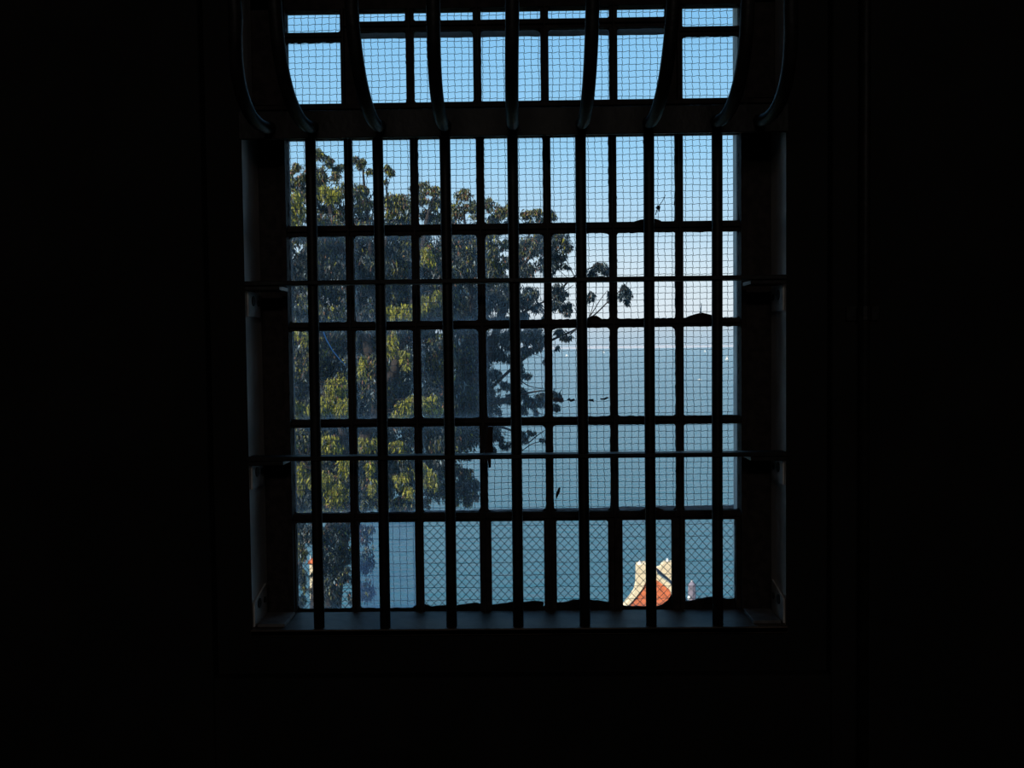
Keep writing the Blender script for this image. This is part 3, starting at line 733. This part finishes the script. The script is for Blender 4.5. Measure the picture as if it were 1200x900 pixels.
# -- darker eucalyptus, centre, its limbs reaching out over the sea
base = P(372, 700, 23); t2 = empty('eucalyptus_tree', (base.x, 23, ground_z(base.x, 23)))
lv = Leaves(); wood = MB(); nodes = []; tips = []
nodes += limb(wood, [(372, 1200), (372, 900), (380, 660), (430, 560), (500, 500), (562, 440)], 23, .34, .14)
wood.tube([Vector((base.x, 23, ground_z(base.x, 23) - .3)), P(372, 1190, 23)], [.42, .34], 10)
nodes += limb(wood, [(562, 440), (585, 380), (605, 320), (622, 270)], 23, .14, .02)
nodes += limb(wood, [(562, 440), (555, 370), (548, 300), (543, 240)], 23.3, .12, .02)
nodes += limb(wood, [(575, 455), (600, 432), (625, 412), (650, 397), (676, 385), (700, 366), (720, 346), (733, 338)], 22.8, .045, .008)
nodes += limb(wood, [(605, 430), (618, 405), (632, 380), (650, 350), (668, 328), (690, 315), (704, 308)], 22.9, .05, .008)
nodes += limb(wood, [(585, 380), (615, 365), (640, 352), (660, 342), (672, 334)], 23, .04, .006)
nodes += limb(wood, [(668, 392), (690, 372), (703, 352), (712, 340)], 22.8, .02, .005)
nodes += limb(wood, [(676, 385), (690, 372), (697, 350), (699, 335)], 22.8, .016, .004)
nodes += limb(wood, [(560, 480), (585, 470), (612, 462), (640, 458), (655, 466)], 22.7, .05, .008)
nodes += limb(wood, [(556, 500), (580, 500), (600, 505), (615, 520), (630, 510), (642, 502)], 22.7, .04, .006)
nodes += limb(wood, [(612, 528), (624, 520), (636, 516), (640, 505)], 22.7, .014, .005)
nodes += limb(wood, [(600, 425), (610, 445), (622, 453), (637, 455)], 22.8, .025, .006)
nodes += limb(wood, [(605, 320), (630, 290), (648, 265)], 23, .05, .01)
cl = [ # px, py, radius x, radius z, leaves, mix
 (543, 228, 12, 8, 130, OLIVE), (552, 240, 10, 9, 110, OLIVE), (535, 245, 12, 12, 150, OLIVE), (573, 240, 11, 10, 120, OLIVE), (588, 246, 10, 10, 120, OLIVE), (598, 240, 8, 7, 70, OLIVE), (580, 255, 12, 8, 130, OLIVE), (600, 258, 8, 7, 60, DARK),
 (538, 268, 12, 7, 90, MIXD), (560, 262, 7, 5, 35, DARK), (618, 250, 8, 6, 80, OLIVE), (630, 247, 10, 6, 90, OLIVE), (645, 252, 8, 8, 70, MIXD), (620, 262, 10, 6, 80, DARK), (635, 275, 16, 12, 200, MIXD), (655, 270, 12, 12, 150, DARK), (662, 285, 10, 12, 120, DARK), (655, 302, 12, 10, 110, DARK), (640, 300, 14, 12, 130, COOL),
 (618, 290, 16, 14, 260, MIXD), (615, 315, 16, 12, 230, DARK), (640, 318, 12, 8, 70, COOL), (662, 312, 6, 5, 30, COOL), (590, 285, 8, 8, 60, OLIVE), (578, 298, 12, 10, 100, MIXD), (580, 320, 16, 12, 260, DARK), (595, 305, 8, 10, 60, DARK),
 (550, 290, 16, 14, 300, MIXD), (545, 315, 18, 14, 330, DARK), (560, 340, 18, 14, 300, DARK), (585, 345, 16, 12, 260, COOL), (600, 350, 16, 16, 280, COOL), (620, 345, 13, 12, 170, COOL), (628, 360, 9, 8, 70, COOL), (655, 345, 13, 10, 200, COOL), (648, 358, 9, 7, 110, COOL), (662, 358, 10, 8, 120, COOL), (610, 368, 12, 7, 90, COOL),
 (665, 366, 6, 4, 40, COOL), (692, 348, 7, 8, 70, COOL), (694, 320, 9, 6, 80, COOL), (703, 312, 10, 7, 130, COOL), (711, 317, 6, 6, 60, COOL), (702, 324, 8, 4, 40, COOL), (731, 338, 7, 6, 80, COOL), (736, 345, 6, 8, 90, COOL), (734, 354, 4, 5, 40, COOL), (727, 346, 5, 5, 30, COOL), (714, 346, 3, 8, 14, COOL),
 (535, 345, 16, 14, 240, DARK), (535, 380, 18, 18, 340, DARK), (560, 375, 18, 14, 300, DARK), (585, 375, 14, 9, 170, COOL), (540, 415, 20, 18, 380, DARK), (560, 400, 18, 14, 260, DARK), (575, 395, 12, 10, 120, COOL), (590, 395, 12, 12, 140, COOL), (585, 415, 13, 12, 140, COOL), (606, 392, 13, 10, 140, COOL), (625, 390, 13, 10, 150, COOL), (632, 405, 9, 9, 90, COOL), (615, 408, 11, 9, 100, COOL), (635, 394, 8, 6, 50, COOL),
 (600, 418, 8, 7, 60, COOL), (655, 388, 10, 5, 50, COOL), (665, 394, 9, 5, 60, COOL), (652, 407, 4, 4, 16, COOL), (640, 422, 4, 4, 20, COOL), (612, 430, 9, 8, 60, COOL), (618, 440, 8, 6, 50, COOL), (605, 446, 6, 8, 50, COOL),
 (540, 455, 20, 18, 380, DARK), (562, 440, 14, 16, 200, DARK), (580, 438, 10, 10, 110, COOL), (590, 452, 9, 7, 70, COOL), (574, 462, 9, 10, 110, COOL), (588, 468, 8, 7, 60, COOL), (585, 480, 7, 6, 40, COOL), (612, 462, 9, 8, 100, COOL), (622, 470, 10, 7, 110, COOL), (635, 464, 10, 6, 110, COOL), (648, 462, 7, 5, 60, COOL), (655, 465, 6, 7, 60, COOL), (652, 476, 6, 6, 40, COOL), (612, 478, 8, 6, 50, COOL), (628, 482, 7, 4, 30, COOL),
 (545, 490, 18, 12, 240, DARK), (575, 490, 10, 4, 40, COOL), (582, 510, 9, 6, 60, COOL), (592, 520, 8, 6, 50, COOL), (578, 524, 7, 5, 40, COOL), (612, 512, 8, 8, 60, COOL), (606, 520, 6, 6, 36, COOL), (622, 506, 6, 5, 30, COOL), (636, 514, 4, 4, 12, COOL), (540, 515, 16, 10, 160, DARK), (545, 535, 8, 4, 30, DARK), (580, 506, 14, 8, 50, COOL)]
for px_, py_, rx, rz, nn, mx_ in cl:
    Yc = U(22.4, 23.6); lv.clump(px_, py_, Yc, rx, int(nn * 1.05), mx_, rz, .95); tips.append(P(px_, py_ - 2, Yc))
for px_, py_, rx, rz, nn, mx_ in ((572, 290, 12, 14, 150, MIXD), (582, 312, 14, 12, 180, MIXD), (570, 330, 14, 14, 220, DARK), (592, 330, 10, 10, 120, DARK), (575, 275, 12, 6, 60, OLIVE), (590, 268, 8, 5, 40, OLIVE), (560, 252, 10, 8, 70, OLIVE), (608, 300, 9, 16, 140, MIXD), (632, 288, 14, 12, 150, DARK),
                             (650, 285, 12, 14, 150, DARK), (648, 310, 12, 8, 80, COOL), (600, 336, 14, 8, 110, COOL), (615, 356, 14, 8, 90, COOL), (570, 356, 12, 12, 160, COOL), (585, 362, 12, 8, 100, COOL), (652, 338, 10, 8, 80, COOL), (575, 410, 10, 14, 120, COOL), (598, 404, 12, 8, 90, COOL), (612, 396, 14, 8, 90, COOL), (570, 450, 10, 10, 90, COOL),
                             (600, 466, 10, 7, 70, COOL), (640, 472, 12, 6, 60, COOL), (628, 398, 10, 12, 70, COOL), (635, 256, 8, 6, 50, OLIVE)):
    Yc = U(22.4, 23.6); lv.clump(px_, py_, Yc, rx, nn, mx_, rz, .95); tips.append(P(px_, py_, Yc))
for k in range(60):
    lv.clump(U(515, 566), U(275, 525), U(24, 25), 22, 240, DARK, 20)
twigs(wood, tips, nodes, .010)
wood.build('trunk', M_bark, t2, True); lv.build(t2)
tag(t2, 'dark blue-green eucalyptus whose thin limbs reach right over the sea', 'tree')

# -- dark leafy tree in the lower left corner panes
base = P(370, 760, 16); t4 = empty('leafy_shrub_tree', (base.x, 16, ground_z(base.x, 16)))
lv = Leaves(); wood = MB(); tips = []
nodes = limb(wood, [(390, 1300), (388, 950), (384, 760), (386, 690), (380, 630)], 16, .14, .02)
wood.tube([Vector((P(390, 1290, 16).x, 16, ground_z(base.x, 16) - .3)), P(390, 1290, 16)], [.18, .14], 8)
for px_, py_, rx, rz, nn, mx_ in ((345, 625, 12, 16, 200, MIXD), (352, 645, 9, 12, 120, OLIVE), (348, 670, 10, 16, 200, DARK), (356, 680, 5, 14, 70, OLIVE), (350, 705, 9, 12, 120, DARK), (335, 650, 10, 40, 160, DARK), (385, 625, 16, 16, 330, DARK), (400, 625, 14, 14, 260, DARK), (388, 655, 14, 16, 300, DARK), (403, 650, 11, 14, 200, DARK), (390, 685, 12, 14, 240, DARK), (405, 672, 9, 10, 120, DARK),
                                 (388, 708, 9, 12, 130, DARK), (397, 696, 6, 8, 50, DARK), (410, 700, 4, 10, 24, DARK), (365, 625, 14, 14, 200, DARK), (395, 730, 18, 14, 160, DARK), (355, 735, 20, 14, 160, DARK), (385, 640, 18, 16, 160, DARK), (388, 670, 16, 18, 160, DARK), (385, 700, 10, 14, 90, DARK), (400, 640, 12, 20, 100, MIXD), (350, 615, 12, 14, 120, DARK), (348, 640, 8, 14, 90, DARK), (344, 690, 6, 18, 90, DARK), (428, 625, 12, 14, 90, DARK), (430, 660, 11, 18, 90, DARK), (428, 695, 12, 16, 80, DARK), (425, 620, 14, 8, 60, DARK), (431, 650, 10, 20, 40, MIXD), (434, 690, 8, 16, 26, MIXD), (366, 673, 4, 5, 18, OLIVE), (362, 690, 3, 8, 10, MIXD), (380, 600, 26, 10, 240, MIXD), (345, 605, 16, 10, 140, MIXD)):
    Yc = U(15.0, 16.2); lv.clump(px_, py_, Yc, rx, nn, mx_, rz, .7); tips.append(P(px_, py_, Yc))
twigs(wood, tips, nodes, .006)
wood.build('trunk', M_bark, t4, True); lv.build(t4)
tag(t4, 'dark leafy tree filling the bottom left corner panes', 'tree')

# ------------------------------------------------------------------ light
w = bpy.data.worlds.new('sky'); scn.world = w; w.use_nodes = True; nt = w.node_tree; N = nt.nodes; L = nt.links
bg = N['Background']; tc = N.new('ShaderNodeTexCoord'); sp = N.new('ShaderNodeSeparateXYZ'); cr = N.new('ShaderNodeValToRGB')
L.new(tc.outputs['Generated'], sp.inputs[0]); L.new(sp.outputs['Z'], cr.inputs[0]); L.new(cr.outputs[0], bg.inputs[0])
def s2l(c): return tuple(((v / 255 + .055) / 1.055) ** 2.4 if v > 10 else v / 255 / 12.92 for v in c)
stops = [(0.0, (184, 206, 222)), (.0055, (186, 208, 224)), (.014, (196, 216, 230)), (.026, (234, 244, 250)), (.07, (226, 242, 251)), (.12, (196, 230, 252)), (.2, (163, 218, 253)), (.30, (144, 206, 249)), (.42, (122, 188, 238)), (1.0, (110, 150, 200))]
cr.color_ramp.elements[0].position = 0; cr.color_ramp.elements[0].color = (*s2l(stops[0][1]), 1)
cr.color_ramp.elements[1].position = 1; cr.color_ramp.elements[1].color = (*s2l(stops[-1][1]), 1)
for p_, c_ in stops[1:-1]:
    e = cr.color_ramp.elements.new(p_); e.color = (*s2l(c_), 1)
bg.inputs['Strength'].default_value = 1.0
al = bpy.data.lights.new('added_room_fill', 'AREA'); al.energy = 11; al.shape = 'RECTANGLE'; al.size = 1.6; al.size_y = .25; al.color = (1, .91, .83)  # added fill light to lift frame and reveals
ao = bpy.data.objects.new('added_room_fill', al); C.objects.link(ao); ao.location = (0, YBK + .15, 1.58); ao.rotation_euler = (math.pi / 2, 0, 0)
sd = bpy.data.lights.new('sun', 'SUN'); sd.energy = 6.8; sd.angle = .009; sd.color = (1, .88, .72)
so = bpy.data.objects.new('sun', sd); C.objects.link(so)
so.rotation_euler = Vector((.62, .62, -.62)).to_track_quat('-Z', 'Y').to_euler()
so.location = (-20, -20, 30)

vs_ = scn.view_settings; vs_.view_transform = 'Standard'; vs_.look = 'None'; vs_.gamma = 1; vs_.exposure = 0; vs_.use_curve_mapping = False
scn.cycles.transparent_max_bounces = 24
scn.cycles.max_bounces = 10
